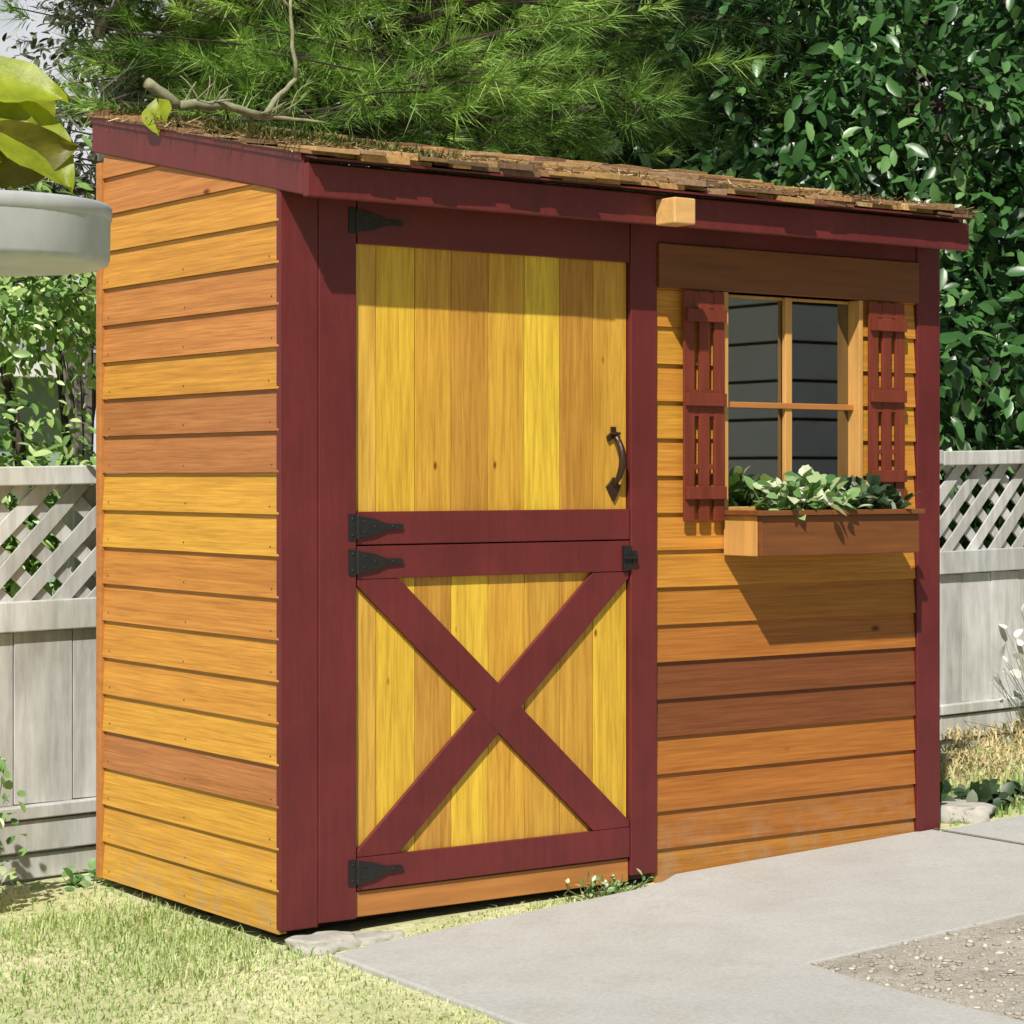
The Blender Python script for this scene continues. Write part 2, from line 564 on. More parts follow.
def pebbles(name, pts, sizes, mat, rnds):
    n = len(pts)
    sc = sizes[:, None] * rng.uniform(0.55, 1.2, (n, 3)) * np.array([1, 1, 0.45])
    a = rng.uniform(0, 6.28, n)
    jig = 1 + rng.uniform(-0.34, 0.34, (n, len(ICO_V), 1))
    v = ICO_V[None] * jig * sc[:, None, :]
    x = v[..., 0] * np.cos(a)[:, None] - v[..., 1] * np.sin(a)[:, None]
    y = v[..., 0] * np.sin(a)[:, None] + v[..., 1] * np.cos(a)[:, None]
    v = np.stack([x, y, v[..., 2]], -1) + pts[:, None, :]
    f = ICO_F[None] + (np.arange(n) * len(ICO_V))[:, None, None]
    return np_mesh(name, v.reshape(-1, 3), f.reshape(-1, 3), mat, rnd=np.repeat(rnds, len(ICO_F)))


P, S = [], []
while len(P) < 14000:
    x = 0.85 + 2.2 * random.random() ** 1.3
    y = -1.085 - 1.5 * random.random()
    if random.random() < 0.02:
        x -= 0.05
        y += 0.06 * random.random()
    elif y > -1.085 + (x - 0.85) * 0.018:
        continue
    s = 0.0022 + 0.011 * random.random() ** 8
    P.append((x, y, g(x) + (0.004 if x > .85 and y < -1.07 else .0105) + s * 0.25))
    S.append(s)
P, S = np.array(P), np.array(S)
rn = np.clip(rng.normal(0.40, 0.2, len(P)) + (S > 0.009) * 0.12, 0, 0.85)
tag(pebbles('gravel', P, S, M['gravel'], rn), kind='stuff')

# grass blades


def blades(name, pts, h, mat, rnd, lean=0.6, width=0.0032):
    n = len(pts)
    a = rng.uniform(0, 6.28, n)
    d = np.stack([np.cos(a), np.sin(a), np.zeros(n)], -1)
    sd_ = np.stack([-np.sin(a), np.cos(a), np.zeros(n)], -1)
    ln = rng.uniform(0.1, lean, n)[:, None]
    h = h[:, None]
    wv = (width * rng.uniform(0.6, 1.3, n))[:, None]
    mid = pts + d * h * ln * 0.35 + np.array([0, 0, 1.0]) * h * 0.6
    tip = pts + d * h * ln * 1.1 + np.array([0, 0, 1.0]) * h * (1.0 - 0.35 * ln)
    V = np.stack([pts - sd_ * wv, pts + sd_ * wv, mid + sd_ * wv * .8, mid - sd_ * wv * .8, tip], 1).reshape(-1, 3)
    o = (np.arange(n) * 5)[:, None]
    F = np.concatenate([o + np.array([[0, 1, 2]]), o + np.array([[0, 2, 3]]), o + np.array([[3, 2, 4]])], 1).reshape(-1, 3)
    return np_mesh(name, V, F, mat, rnd=np.repeat(rnd, 3))


def patch(n, x0, x1, y0, y1, keep):
    x = rng.uniform(x0, x1, n)
    y = rng.uniform(y0, y1, n)
    k = np.array([keep(a, b) for a, b in zip(x, y)])
    return np.stack([x[k], y[k]], -1)


def lawn_keep(x, y):
    if x > 0.0 and -0.005 < y < 1.1 and x < 2.46:
        return False
    lim = 0.035 if y < -0.3 else 0.065
    if x > lim + 0.035 * mnoise.noise(Vector((x * 9, y * 9, 1))):
        # thin strip between the path and the shed
        e = -0.20 + 0.115 * min(1, x / 1.25) + 0.01 * mnoise.noise(Vector((x * 14, 2, 1)))
        return y > e and x < 1.22 and y < 0.0
    d = mnoise.noise(Vector((x * 1.7, y * 1.7, 5)))
    if y > 0.75:
        return random.random() < 0.35
    return random.random() < 0.80 + 0.4 * d


pl = patch(125000, -2.4, 1.25, -3.2, 1.25, lawn_keep)
nz = np.array([mnoise.noise(Vector((x * 2.1, y * 2.1, 9))) + 0.5 * mnoise.noise(Vector((x * 7, y * 7, 2))) for x, y in pl])
near = np.clip((-pl[:, 1] + 0.2) / 1.3, 0, 1)
P = np.stack([pl[:, 0], pl[:, 1], np.array([g(x) - 0.006 for x in pl[:, 0]])], -1)
rd = np.clip(0.22 + 0.40 * near + 0.32 * nz + rng.normal(0, 0.16, len(P)), 0, 1)
hh = np.clip(0.013 + 0.006 * nz + rng.normal(0, 0.004, len(P)), 0.004, 0.035)
nearwall = (pl[:, 0] < 0.15) & (pl[:, 1] > -0.2)
hh = np.where(nearwall, hh * (1.9 + 1.4 * nz), hh)
tag(blades('grass', P, hh, M['grass'], rd, lean=1.3, width=0.0019), kind='stuff')

# right of the shed: grass with straw behind
pr = patch(9000, 2.47, 6.5, 0.0, 1.28, lambda x, y: y > 0.01 and (y < 0.75 + 0.2 * mnoise.noise(Vector((x * 3, y * 3, 4))) or random.random() < 0.2))
P = np.stack([pr[:, 0], pr[:, 1], np.array([g(x) - 0.004 for x in pr[:, 0]])], -1)
rd = np.clip(0.12 + 0.35 * (pr[:, 1] > 0.5) + rng.normal(0, 0.15, len(P)), 0, 1)
tag(blades('grass', P, rng.uniform(0.02, 0.055, len(P)), M['grass'], rd, width=0.004), kind='stuff')
ps = patch(5200, 2.47, 6.5, 0.55, 1.28, lambda x, y: True)
P = np.stack([ps[:, 0], ps[:, 1], np.array([g(x) for x in ps[:, 0]]) + 0.05 * np.clip((ps[:, 1] - 0.6) / 0.6, 0, 1)], -1)
tag(blades('straw_litter', P, rng.uniform(0.02, 0.06, len(P)), M['straw'], rng.uniform(0, 1, len(P)), lean=2.4, width=0.004), kind='stuff')


# =================================================================== shed
YEL = (0.57, 0.305, 0.042)
YOR = (0.54, 0.26, 0.042)
ORA = (0.49, 0.215, 0.042)
RED = (0.46, 0.19, 0.052)
BRN = (0.38, 0.155, 0.052)
shed = empty('garden_shed', (0, 0, 0), 'small cedar garden shed with maroon trim, split door and lean-to shake roof', 'shed')
W, D = 2.455, 1.08
PITCH = 0.11
ZF = lambda y: 1.92 + 0.203 * (y + 0.15)      # lower edge of the side fascia


def jit(c, a=0.06):
    k = 1 + random.uniform(-a, a)
    return (c[0] * k, c[1] * k * (1 + random.uniform(-a, a) * .5), c[2] * k)


def clip_top(poly, f):
    out = []
    for i, p in enumerate(poly):
        q = poly[(i + 1) % len(poly)]
        a, b = f(p[0]) - p[1], f(q[0]) - q[1]
        if a >= 0:
            out.append(p)
        if (a >= 0) != (b >= 0):
            u = a / (a - b)
            out.append((p[0] + (q[0] - p[0]) * u, p[1] + (q[1] - p[1]) * u))
    return out


def lap(mb, a0, a1, z0, z1, place, c, top=None):
    """one bevel-siding board: thick butt at the bottom, thin at the top, lapped by the next board"""
    poly = [(a0, z0), (a1, z0), (a1, z1), (a0, z1)]
    if top:
        poly = clip_top(poly, top)
        if len(poly) < 3:
            return
    depth = lambda z: 0.0 + 0.0095 * (z - z0) / PITCH
    n = len(poly)
    vs = [place(p[0], depth(p[1]), p[1]) for p in poly] + [place(p[0], 0.024, p[1]) for p in poly]
    fs = [tuple(range(n)), tuple(range(2 * n - 1, n - 1, -1))] + [(i, (i + 1) % n, (i + 1) % n + n, i + n) for i in range(n)]
    mb.add(vs, fs, c)


# left wall, bottom board first
tones = [YEL, YEL, YEL, BRN, YEL, YOR, YOR, ORA, ORA, YEL, YEL, BRN, BRN, YOR, RED, RED, YOR, YOR, RED, RED, RED]
mb = MB()
for k in range(21):
    z0 = 0.002 + PITCH * k
    lap(mb, 0.008, D - 0.02, z0, z0 + PITCH - 0.0008, lambda a, d, z: (d, a, z), jit(tones[k], .03), top=lambda y: ZF(y) - 0.001)
for k in range(17):
    for y in (0.055, 0.54, 1.02):
        z = 0.002 + PITCH * k + 0.022 + random.uniform(-.003, .003)
        yy = y + random.uniform(-.008, .008)
        if z < ZF(yy) - .02:
            mb.tube([(0.0035, yy, z), (0.0006, yy, z)], [0.0034, 0.0026], 7, c=(0.10, 0.07, 0.05))
mb.build('siding', M['siding'], shed)
mb = MB()
for k in range(21):
    z0 = 0.002 + PITCH * k
    lap(mb, 0.008, D - 0.02, z0, z0 + PITCH - 0.0008, lambda a, d, z: (W - d, a, z), jit(tones[(k * 7) % 20], .03), top=lambda y: ZF(y) - 0.001)
mb.build('siding', M['siding'], shed)
mb = MB()
for k in range(20):
    z0 = 0.002 + PITCH * k
    lap(mb, 0.03, W - 0.03, z0, z0 + PITCH - 0.0008, lambda a, d, z: (a, D - d, z), jit(tones[(k * 3) % 20], .03))
mb.build('siding', M['sidingx'], shed)
# front wall right of the door; boards stop either side of the window
WX0, WX1, WZ0, WZ1 = 1.524, 2.106, 1.09, 1.757
ft = [YOR, ORA, ORA, ORA, BRN, BRN, ORA, YOR, YOR, YOR, YOR, YOR, YEL, YOR, YEL, YOR, ORA, BRN]
mb = MB()
for k in range(18):
    z0 = -0.006 + PITCH * k
    z1 = z0 + PITCH - 0.0008
    base = ft[k]
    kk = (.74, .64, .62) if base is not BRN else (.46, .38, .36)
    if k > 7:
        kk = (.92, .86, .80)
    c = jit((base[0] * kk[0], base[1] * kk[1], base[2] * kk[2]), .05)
    pl_ = lambda a, d, z: (a, d + 0.006, z)
    if k == 0:
        lap(mb, 1.273, 2.349, z0 + 0.0, z1, pl_, c)
    elif z1 > WZ0 + 0.01 and z0 < WZ1:
        lap(mb, 1.273, WX0 - 0.001, z0, z1, pl_, c)
        lap(mb, WX1 + 0.001, 2.349, z0, z1, pl_, c)
    else:
        lap(mb, 1.273, 2.349, z0, z1, pl_, c)
mb.build('siding', M['sidingx'], shed)

# maroon corner boards and door jambs
for (a, b) in ((0.0005, 0.1155), (2.351, 2.4545)):
    MB().box(a, b, -0.0005, 0.022, 0.012 + g(a) * .5 + .012, 1.998).build('corner_board', M['maroon'], shed, bevel=0.003)
for (a, b) in ((-0.006, 0.012), (W - 0.012, W + 0.006)):
    MB().box(a, b, D - 0.02, D + 0.012, 0.0, 2.14).build('corner_board', M['rawend'], shed, bevel=0.002)
for (a, b) in ((0.117, 0.2345), (1.1735, 1.272)):
    MB().box(a, b, -0.0005, 0.022, 0.018 + (0.02 if a > 1 else 0), 2.0).build('door_jamb', M['maroon'], shed, bevel=0.003)
MB().box(0.2365, 1.1715, 0.006, 0.024, 1.945, 2.0).build('door_header', M['maroon'], shed, bevel=0.002)
MB().box(0.2365, 1.1715, 0.010, 0.05, 0.02, 0.088, (0.5, 0.2, 0.045)).build('threshold', M['rawend'], shed, bevel=0.002)
MB().box(1.274, 2.349, -0.010, 0.010, 1.7575, 1.888).build('header_board', M['shadetrim'], shed, bevel=0.003)
MB().box(1.274, 2.349, 0.004, 0.02, 1.890, 2.0).build('frieze_board', M['maroon'], shed, bevel=0.002)
MB().box(0.03, W - 0.03, 0.03, D - 0.03, 0.02, 0.05).build('floor', M['dark'], shed)
mb = MB()
for y in (0.12, 0.5, 0.92):
    mb.box(0.06, W - 0.06, y, y + 0.09, -0.06, 0.019)
mb.build('skid', M['dark'], shed)

# ---- doors
PT = [(0.58, 0.345, 0.055), (0.64, 0.41, 0.042), (0.58, 0.33, 0.042), (0.49, 0.255, 0.040), (0.67, 0.45, 0.045), (0.53, 0.295, 0.040), (0.46, 0.235, 0.036), (0.56, 0.32, 0.045)]


def planks(z0, z1, order):
    mb = MB()
    widths = [0.07, 0.125, 0.12, 0.125, 0.125, 0.125, 0.12, 0.125]
    x = 0.2385
    for i, wd in enumerate(widths):
        x1 = min(x + wd, 1.1705) - 0.0022
        if i == len(widths) - 1:
            x1 = 1.1695
        mb.box(x, x1, 0.016 + random.uniform(0, .0012), 0.034, z0, z1, jit(PT[order[i]], .04))
        x = x1 + 0.0022
    mb.box(0.2385, 1.1695, 0.036, 0.044, z0, z1, (0.2, 0.09, 0.03))
    return mb


def hinge(zc, parent, up=1):
    """iron strap hinge: leaf on the jamb, knuckle, and a strap tapering onto the rail"""
    mb = MB()
    mb.box(0.209, 0.2335, -0.0042, 0.001, zc - 0.035, zc + 0.035)
    mb.tube([(0.2365, -0.005, zc - 0.031), (0.2365, -0.005, zc + 0.031)], 0.0062, 10)
    mb.prism([(0.241, zc - 0.029), (0.288, zc - 0.022), (0.328, zc - 0.008), (0.376, zc - 0.006), (0.381, zc), (0.376, zc + 0.007),
              (0.328, zc + 0.008), (0.288, zc + 0.022), (0.241, zc + 0.029)], 'y', -0.0085, -0.0005)
    for (sx, sz) in ((0.256, .015), (0.256, -.015), (0.29, 0), (0.345, 0)):
        mb.tube([(sx, -0.0075, zc + sz), (sx, -0.0110, zc + sz)], [0.0045, 0.003], 8)
    for sz in (.022, -.022):
        mb.tube([(0.220, -0.0035, zc + sz), (0.218, -0.0065, zc + sz)], [0.0042, 0.003], 8)
    return mb.build('hinge', M['black'], parent, bevel=0.001)


up_door = planks(1.0185, 1.943, [0, 1, 2, 3, 2, 4, 6, 5]).build('upper_door', M['plank'], shed, bevel=0.0012)
lo_door = planks(0.0925, 1.0145, [0, 1, 3, 4, 2, 7, 5, 1]).build('lower_door', M['plank'], shed, bevel=0.0012)
MB().box(0.2385, 1.1695, 0.0, 0.0155, 1.825, 1.943).build('rail', M['maroon'], up_door, bevel=0.002)
MB().box(0.2385, 1.1695, 0.0, 0.0155, 1.0185, 1.107).build('rail', M['maroon'], up_door, bevel=0.002)
MB().box(0.2385, 1.1695, 0.0, 0.0155, 0.926, 1.0145).build('rail', M['maroon'], lo_door, bevel=0.002)
MB().box(0.2385, 1.1695, 0.0, 0.0155, 0.0925, 0.180).build('rail', M['maroon'], lo_door, bevel=0.002)
xa, xb, za, zb = 0.2395, 1.1685, 0.181, 0.925
cw, ch = 0.132, 0.106
MB().prism([(xa, zb), (xa, zb - 0.018), (xb - cw, za), (xb, za), (xb, za + 0.018), (xa + cw, zb)], 'y', 0.001, 0.0152).build('brace', M['maroon'], lo_door, bevel=0.002)
MB().prism([(xa, za), (xa + cw, za), (xb, zb - 0.018), (xb, zb), (xb - cw, zb), (xa, za + 0.018)], 'y', 0.0022, 0.0148).build('brace', M['maroon'], lo_door, bevel=0.002)
hinge(1.885, up_door)
hinge(1.066, up_door)
hinge(0.972, lo_door)
hinge(0.142, lo_door)
# latch on the lower door
mb = MB()
mb.box(1.140, 1.1695, -0.010, -0.0005, 0.93, 1.0)
mb.box(1.1715, 1.190, -0.011, -0.001, 0.945, 0.985)
mb.tube([(1.135, -0.016, 0.966), (1.185, -0.016, 0.966)], 0.005, 8)
mb.build('latch', M['black'], lo_door, bevel=0.001)
# thumb-latch pull handle, bowed grip between two pointed plates
mb = MB()
hx = 1.118
pts = []
for i in range(13):
    u = i / 12
    pts.append((hx + 0.006 * math.sin(u * math.pi), 0.010 - 0.034 * math.sin(u * math.pi) ** 0.7, 1.325 - 0.148 * u))
mb.tube(pts, [0.007 + 0.004 * math.sin(i / 12 * math.pi) for i in range(13)], 10)
mb.prism([(hx - 0.026, 1.172), (hx - 0.012, 1.185), (hx, 1.200), (hx + 0.012, 1.185), (hx + 0.026, 1.174), (hx + 0.014, 1.150), (hx, 1.128), (hx - 0.014, 1.150)], 'y', 0.008, 0.0165)
mb.prism([(hx - 0.024, 1.318), (hx - 0.008, 1.330), (hx - 0.008, 1.346), (hx + 0.008, 1.346), (hx + 0.008, 1.330), (hx + 0.024, 1.318), (hx + 0.020, 1.302), (hx, 1.313), (hx - 0.020, 1.302)], 'y', 0.008, 0.0165)
mb.box(hx - 0.012, hx + 0.012, -0.008, 0.012, 1.322, 1.330)
mb.build('handle', M['bronze'], up_door, bevel=0.0012)

# ---- window
mb = MB()
mb.box(WX0, WX0 + 0.022, -0.004, 0.085, WZ0, WZ1 - 0.001)
mb.box(WX1 - 0.016, WX1, -0.004, 0.085, WZ0, WZ1 - 0.001)
mb.box(WX0 + 0.023, WX1 - 0.017, 0.045, 0.085, WZ1 - 0.012, WZ1 - 0.002)
mb.box(WX0 + 0.023, WX1 - 0.017, -0.002, 0.085, WZ0, WZ0 + 0.02)
win = mb.build('window', M['jamb'], shed, bevel=0.002)
MB().box(1.806, 1.834, 0.028, 0.0445, WZ0 + 0.021, WZ1 - 0.003).build('muntin', M['jamb'], win, bevel=0.002)
MB().box(WX0 + 0.023, WX1 - 0.017, 0.022, 0.0455, 1.410, 1.428).build('muntin', M['rawend'], win, bevel=0.002)
MB().box(WX0 + 0.0225, WX1 - 0.0165, 0.046, 0.050, WZ0 + 0.0205, WZ1 - 0.0125).build('glass', M['glass'], win)

# ---- shutters: three slats, open slots between, four cross battens


def shutter(a, b, z0, z1):
    mb = MB()
    n, gap = 3, 0.019
    sw = (b - a - gap * (n - 1)) / n
    for i in range(n):
        x = a + i * (sw + gap)
        mb.box(x, x + sw, -0.018, -0.009, z0, z1)
    for zc in (z0 + 0.085, (z0 + z1) / 2 + 0.02, z1 - 0.072):
        mb.box(a + 0.002, b - 0.002, -0.032, -0.0182, zc - 0.019, zc + 0.019)
    # narrow fillers close the slots near their ends
    for i in range(n - 1):
        x = a + (i + 1) * sw + i * gap
        for (q0, q1) in ((z1 - 0.05, z1 - 0.002), (z0 + 0.155, z0 + 0.17), ((z0 + z1) / 2 - .03, (z0 + z1) / 2 + .05)):
            mb.box(x + 0.0003, x + gap - 0.0003, -0.017, -0.0095, q0, q1)
    # spacers against the wall
    for zc in (z0 + 0.08, z1 - 0.08):
        mb.box(a + 0.02, b - 0.02, -0.0088, 0.012, zc - 0.01, zc + 0.01)
    return mb.build('shutter', M['brick'], shed, bevel=0.0015)


shutter(1.362, 1.518, 1.068, 1.752)
shutter(2.120, 2.275, 1.118, 1.752)

# ---- window box
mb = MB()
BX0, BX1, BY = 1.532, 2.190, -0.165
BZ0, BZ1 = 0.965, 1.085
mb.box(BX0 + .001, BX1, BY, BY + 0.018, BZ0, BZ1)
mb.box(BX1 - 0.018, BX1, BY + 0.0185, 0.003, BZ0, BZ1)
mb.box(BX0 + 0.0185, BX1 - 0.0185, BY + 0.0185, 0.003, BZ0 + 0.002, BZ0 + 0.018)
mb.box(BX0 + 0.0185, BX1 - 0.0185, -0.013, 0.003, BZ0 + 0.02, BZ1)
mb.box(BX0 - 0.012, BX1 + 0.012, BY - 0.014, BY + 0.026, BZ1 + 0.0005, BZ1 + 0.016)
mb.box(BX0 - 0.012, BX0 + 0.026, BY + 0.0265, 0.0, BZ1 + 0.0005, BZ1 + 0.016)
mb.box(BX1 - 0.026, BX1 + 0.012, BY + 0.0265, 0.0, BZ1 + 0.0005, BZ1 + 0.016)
wb = mb.build('window_box', M['shadetrim'], shed, bevel=0.002)
MB().box(BX0, BX0 + 0.018, BY + 0.0185, 0.003, BZ0, BZ1).build('end_panel', M['jamb'], wb, bevel=0.002)  # paler wood stands in for the sunlit end of the box
MB().box(BX0 + 0.019, BX1 - 0.019, BY + 0.019, -0.014, BZ0 + 0.02, BZ1 - 0.012).build('soil', M['soil'], wb)

# ---- roof
ZD = lambda y: 2.008 + 0.203 * (y + 0.15)


def sloped(x0, x1, y0, y1, lo, hi, f):
    b = MB()
    b.add([(x0, y0, f(y0) + lo), (x1, y0, f(y0) + lo), (x1, y1, f(y1) + lo), (x0, y1, f(y1) + lo),
           (x0, y0, f(y0) + hi), (x1, y0, f(y0) + hi), (x1, y1, f(y1) + hi), (x0, y1, f(y1) + hi)],
          [(0, 3, 2, 1), (4, 5, 6, 7), (0, 1, 5, 4), (1, 2, 6, 5), (2, 3, 7, 6), (3, 0, 4, 7)])
    return b


roof = sloped(0.021, W - 0.045, -0.121, 1.13, 0.001, 0.016, ZD).build('roof', M['dark'], shed)
sloped(0.0, W - 0.058, -0.188, -0.1215, 0.0105, 0.016, ZD).build('shadow_board', M['maroon'], roof)  # board added under the shakes to cast an even shadow on the fascia
MB().box(-0.0035, W - 0.020, -0.146, -0.122, 1.920, 2.0075).build('fascia', M['maroon'], roof, bevel=0.004)
sloped(-0.0035, 0.0205, -0.1215, 1.125, 0.0, 0.108, ZF).build('fascia', M['maroon'], roof, bevel=0.004)
sloped(-0.0085, -0.0037, -0.1215, 1.125, 0.088, 0.109, ZF).build('trim_strip', M['maroon'], roof, bevel=0.002)
sloped(W - 0.044, W - 0.020, -0.1215, 1.125, 0.0, 0.108, ZF).build('fascia', M['maroon'], roof, bevel=0.004)
MB().box(0.021, W - 0.045, -0.121, -0.001, 1.955, 1.967).build('soffit', M['maroon'], roof)
# cedar shakes, butts to the front
mb = MB()
SH = [(0.25, 0.145, 0.065), (0.36, 0.21, 0.085), (0.18, 0.105, 0.055), (0.44, 0.29, 0.13), (0.14, 0.085, 0.05), (0.29, 0.20, 0.115)]
for row in range(7):
    for layer in range(2 if row == 0 else 1):
        x = -0.014
        y0 = -0.190 + row * 0.195
        while x < W - 0.075:
            wd = random.uniform(0.035, 0.15)
            x1 = min(x + wd, W - 0.055)
            yy = y0 + random.uniform(-0.020, 0.024) + (0.01 if layer == 0 and row == 0 else 0)
            th = random.uniform(0.009, 0.020)
            if row == 0:
                off = 0.0165 if layer == 0 else 0.0165 + 0.014
            else:
                off = 0.024
            y1 = min(yy + 0.36, 1.16)
            sk = random.uniform(-.006, .006)
            w0 = random.uniform(-.004, .006)
            zlo0, zlo1 = ZD(yy) + off + w0, ZD(y1) + 0.0168
            c = jit(random.choice(SH), .15)
            mb.add([(x, yy, zlo0), (x1 - .003, yy + sk, zlo0), (x1 - .003, y1, zlo1), (x, y1, zlo1),
                    (x, yy, zlo0 + th), (x1 - .003, yy + sk, zlo0 + th * random.uniform(.8, 1.2)), (x1 - .003, y1, zlo1 + .006), (x, y1, zlo1 + .006)],
                   [(0, 3, 2, 1), (4, 5, 6, 7), (0, 1, 5, 4), (1, 2, 6, 5), (2, 3, 7, 6), (3, 0, 4, 7)], c)
            x = x1
mb.build('shingles', M['shake'], roof, bevel=0.0015)
# pale timber block on the fascia
MB().box(1.146, 1.224, -0.232, -0.1465, 1.918, 1.992).build('rafter_end', M['rawwood'], roof, bevel=0.004)

# loose needles, twigs and moss on the roof edge
n = 7000
x = np.concatenate([rng.uniform(-0.02, W, n // 2), np.abs(rng.normal(0, 0.10, n // 2)) - .02])
y = np.concatenate([-0.17 + np.abs(rng.normal(0, 0.10, n // 2)), rng.uniform(-0.15, 1.1, n // 2)])
k = (x > -0.01) & (x < W - .02)
x, y = x[k], y[k]
P = np.stack([x, y, np.array([ZD(b) for b in y]) + 0.032 + rng.uniform(0, 0.014, len(x))], -1)
a = rng.uniform(0, 6.28, len(x))
ax = np.stack([np.cos(a), np.sin(a), rng.normal(0, 0.25, len(x))], -1)
Vv, Ff = scatter(P, ax, np.tile([0, 0, 1.0], (len(x), 1)) + rng.normal(0, .3, (len(x), 3)), rng.uniform(0.012, 0.05, len(x)), tv=CHIP_V, tf=CHIP_F)
tag(np_mesh('needle_litter', Vv, Ff, M['litter'], rnd=np.repeat(rng.uniform(0, 1, len(x)), 2)), kind='stuff')

n = 11000
x = np.abs(rng.normal(0, .25, n)) - .004
y = rng.uniform(-.13, 1.12, n)
k = np.array([x[i] < .75 and mnoise.noise(Vector((x[i] * 7, y[i] * 7, 1))) + .25 * mnoise.noise(Vector((x[i] * 30, y[i] * 30, 1))) > -.02 for i in range(n)])
x, y = x[k], y[k]
P = np.stack([x, y, np.array([ZD(b) for b in y]) + 0.030], -1)
tag(blades('moss', P, rng.uniform(.016, .042, len(P)), M['mossy'], rng.uniform(0, 1, len(P)), lean=1.6, width=.003), kind='stuff')

# =================================================================== plants in the window box


def clump(name, c, spread, n, size, mat, label, cat, up=0.8, seed=0, tall=0.12, stems=True, side=1.0, tv=BROAD_V, tf=BROAD_F, group=None):
    r = np.random.default_rng(seed)
    root = empty(name, c, label, cat, group)
    base = np.stack([np.clip(r.normal(0, .45, n), -.9, .9) * spread[0], np.clip(r.normal(0, .45, n), -.9, .9) * spread[1], np.zeros(n)], -1)
    d = unit(np.stack([r.normal(0, 1, n), r.normal(0, 1, n), np.abs(r.normal(0, 1, n)) * up + .25], -1)) * np.array([side, side, 1])
    L = r.uniform(0.25, 1.0, n)[:, None] * tall
    P = base + d * L
    ax = unit(d + r.normal(0, .45, (n, 3)) - np.array([0, 0, .25]))
    nm = unit(np.array([-.3, -.4, 1.0]) + r.normal(0, .5, (n, 3)))
    Vv, Ff = scatter(P, ax, nm, size * r.uniform(.6, 1.25, n), tv, tf)
    np_mesh('foliage', Vv, Ff, mat, root, rnd=np.repeat(np.clip(r.uniform(0, 1, n), 0, 1), len(tf)), smooth=True)
    if stems:
        mb = MB()
        for i in range(0, n, max(1, n // 40)):
            mid = base[i] + d[i] * L[i] * .5 + np.array([0, 0, .004])
            mb.tube([base[i] * .25 - np.array([0, 0, .02]), mid, P[i]], [0.0022, 0.0018, 0.001], 5)
        mb.build('branches', M['stem'], root)
    return root


clump('potted_plant', (1.735, -0.085, BZ1), (0.105, 0.05), 120, 0.052, M['variegated'],
      'bushy pale variegated plant at the left end of the window box planting', 'plant', seed=3, tall=0.14, up=1.1, side=.75)
clump('potted_plant', (1.875, -0.095, BZ1), (0.12, 0.06), 100, 0.052, M['variegated'],
      'low light green plant spilling over the middle of the window box', 'plant', seed=5, tall=0.105, up=.7, side=.8)
clump('potted_plant', (2.045, -0.080, BZ1), (0.115, 0.05), 190, 0.050, M['darkplant'],
      'dark leafy plant at the right end of the window box', 'plant', seed=8, tall=0.10, up=.9, side=.6)

# =================================================================== fence (runs on behind the shed)
fence = empty('lattice_fence', (0, 1.30, 0), 'weathered pale grey board fence with diagonal lattice top behind the shed', 'fence')
FX0, FX1 = -3.4, 8.0
sh = lambda x: 0.0185 * x


def frail(z0, z1, y0, y1, name, step=2.4, jitter=.003):
    mb = MB()
    x = FX0
    while x < FX1 - .01:
        x1 = min(x + step, FX1)
        j = random.uniform(-jitter, jitter)
        a, b = x + .002, x1 - .002
        mb.add([(a, y0, z0 + sh(a) + j), (b, y0, z0 + sh(b) + j), (b, y1, z0 + sh(b) + j), (a, y1, z0 + sh(a) + j),
                (a, y0, z1 + sh(a) + j), (b, y0, z1 + sh(b) + j), (b, y1, z1 + sh(b) + j), (a, y1, z1 + sh(a) + j)],
               [(0, 3, 2, 1), (4, 5, 6, 7), (0, 1, 5, 4), (1, 2, 6, 5), (2, 3, 7, 6), (3, 0, 4, 7)])
        x = x1
    return mb.build(name, M['fence'], fence, bevel=0.004)


frail(1.178, 1.236, -0.035, 0.075, 'cap_rail')
frail(0.735, 0.828, -0.012, 0.045, 'rail')
frail(0.165, 0.205, -0.022, 0.040, 'rail')
frail(0.062, 0.158, -0.010, 0.02, 'kick_board')
frail(-0.02, 0.056, 0.004, 0.03, 'kick_board')
mb = MB()
x = FX0
while x < FX1:
    wd = random.uniform(0.165, 0.195)
    a, b = x + .0015, x + wd - .0015
    y = random.uniform(0.012, 0.017)
    mb.box(a, b, y, y + .018, 0.207 + sh(a), 0.733 + sh(a))
    x += wd
mb.build('board_panel', M['fence'], fence, bevel=0.002)
mb = MB()
zl0, zl1 = 0.80, 1.20
H = zl1 - zl0
step = 0.134
for s_, yy in ((1, 0.004), (-1, 0.017)):
    c0 = FX0 - H
    while c0 < FX1:
        xa_, xb_ = (c0, c0 + H) if s_ > 0 else (c0 + H, c0)
        j1, j2 = random.uniform(-.012, .012), random.uniform(-.012, .012)
        hw = random.uniform(.029, .036)
        a, b = xa_ + j1, xb_ + j2
        za_, zb_ = zl0 + sh(a), zl1 + sh(b)
        y0 = yy + random.uniform(-.002, .002)
        vs = [(a - hw, y0, za_), (a + hw, y0, za_), (b + hw, y0, zb_), (b - hw, y0, zb_)]
        vs += [(p[0], y0 + .009, p[2]) for p in vs]
        mb.add(vs, [(0, 1, 2, 3), (7, 6, 5, 4), (0, 4, 5, 1), (1, 5, 6, 2), (2, 6, 7, 3), (3, 7, 4, 0)])
        c0 += step + random.uniform(-.006, .006)
mb.build('lattice', M['fence'], fence)
for px_ in (-2.35, 0.085, 2.5, 4.9, 7.3):
    MB().box(px_ - .045, px_ + .045, 0.046, 0.136, g(px_) - .2, 1.172 + sh(px_)).build('post', M['fence'], fence, bevel=0.003)


# =================================================================== vegetation


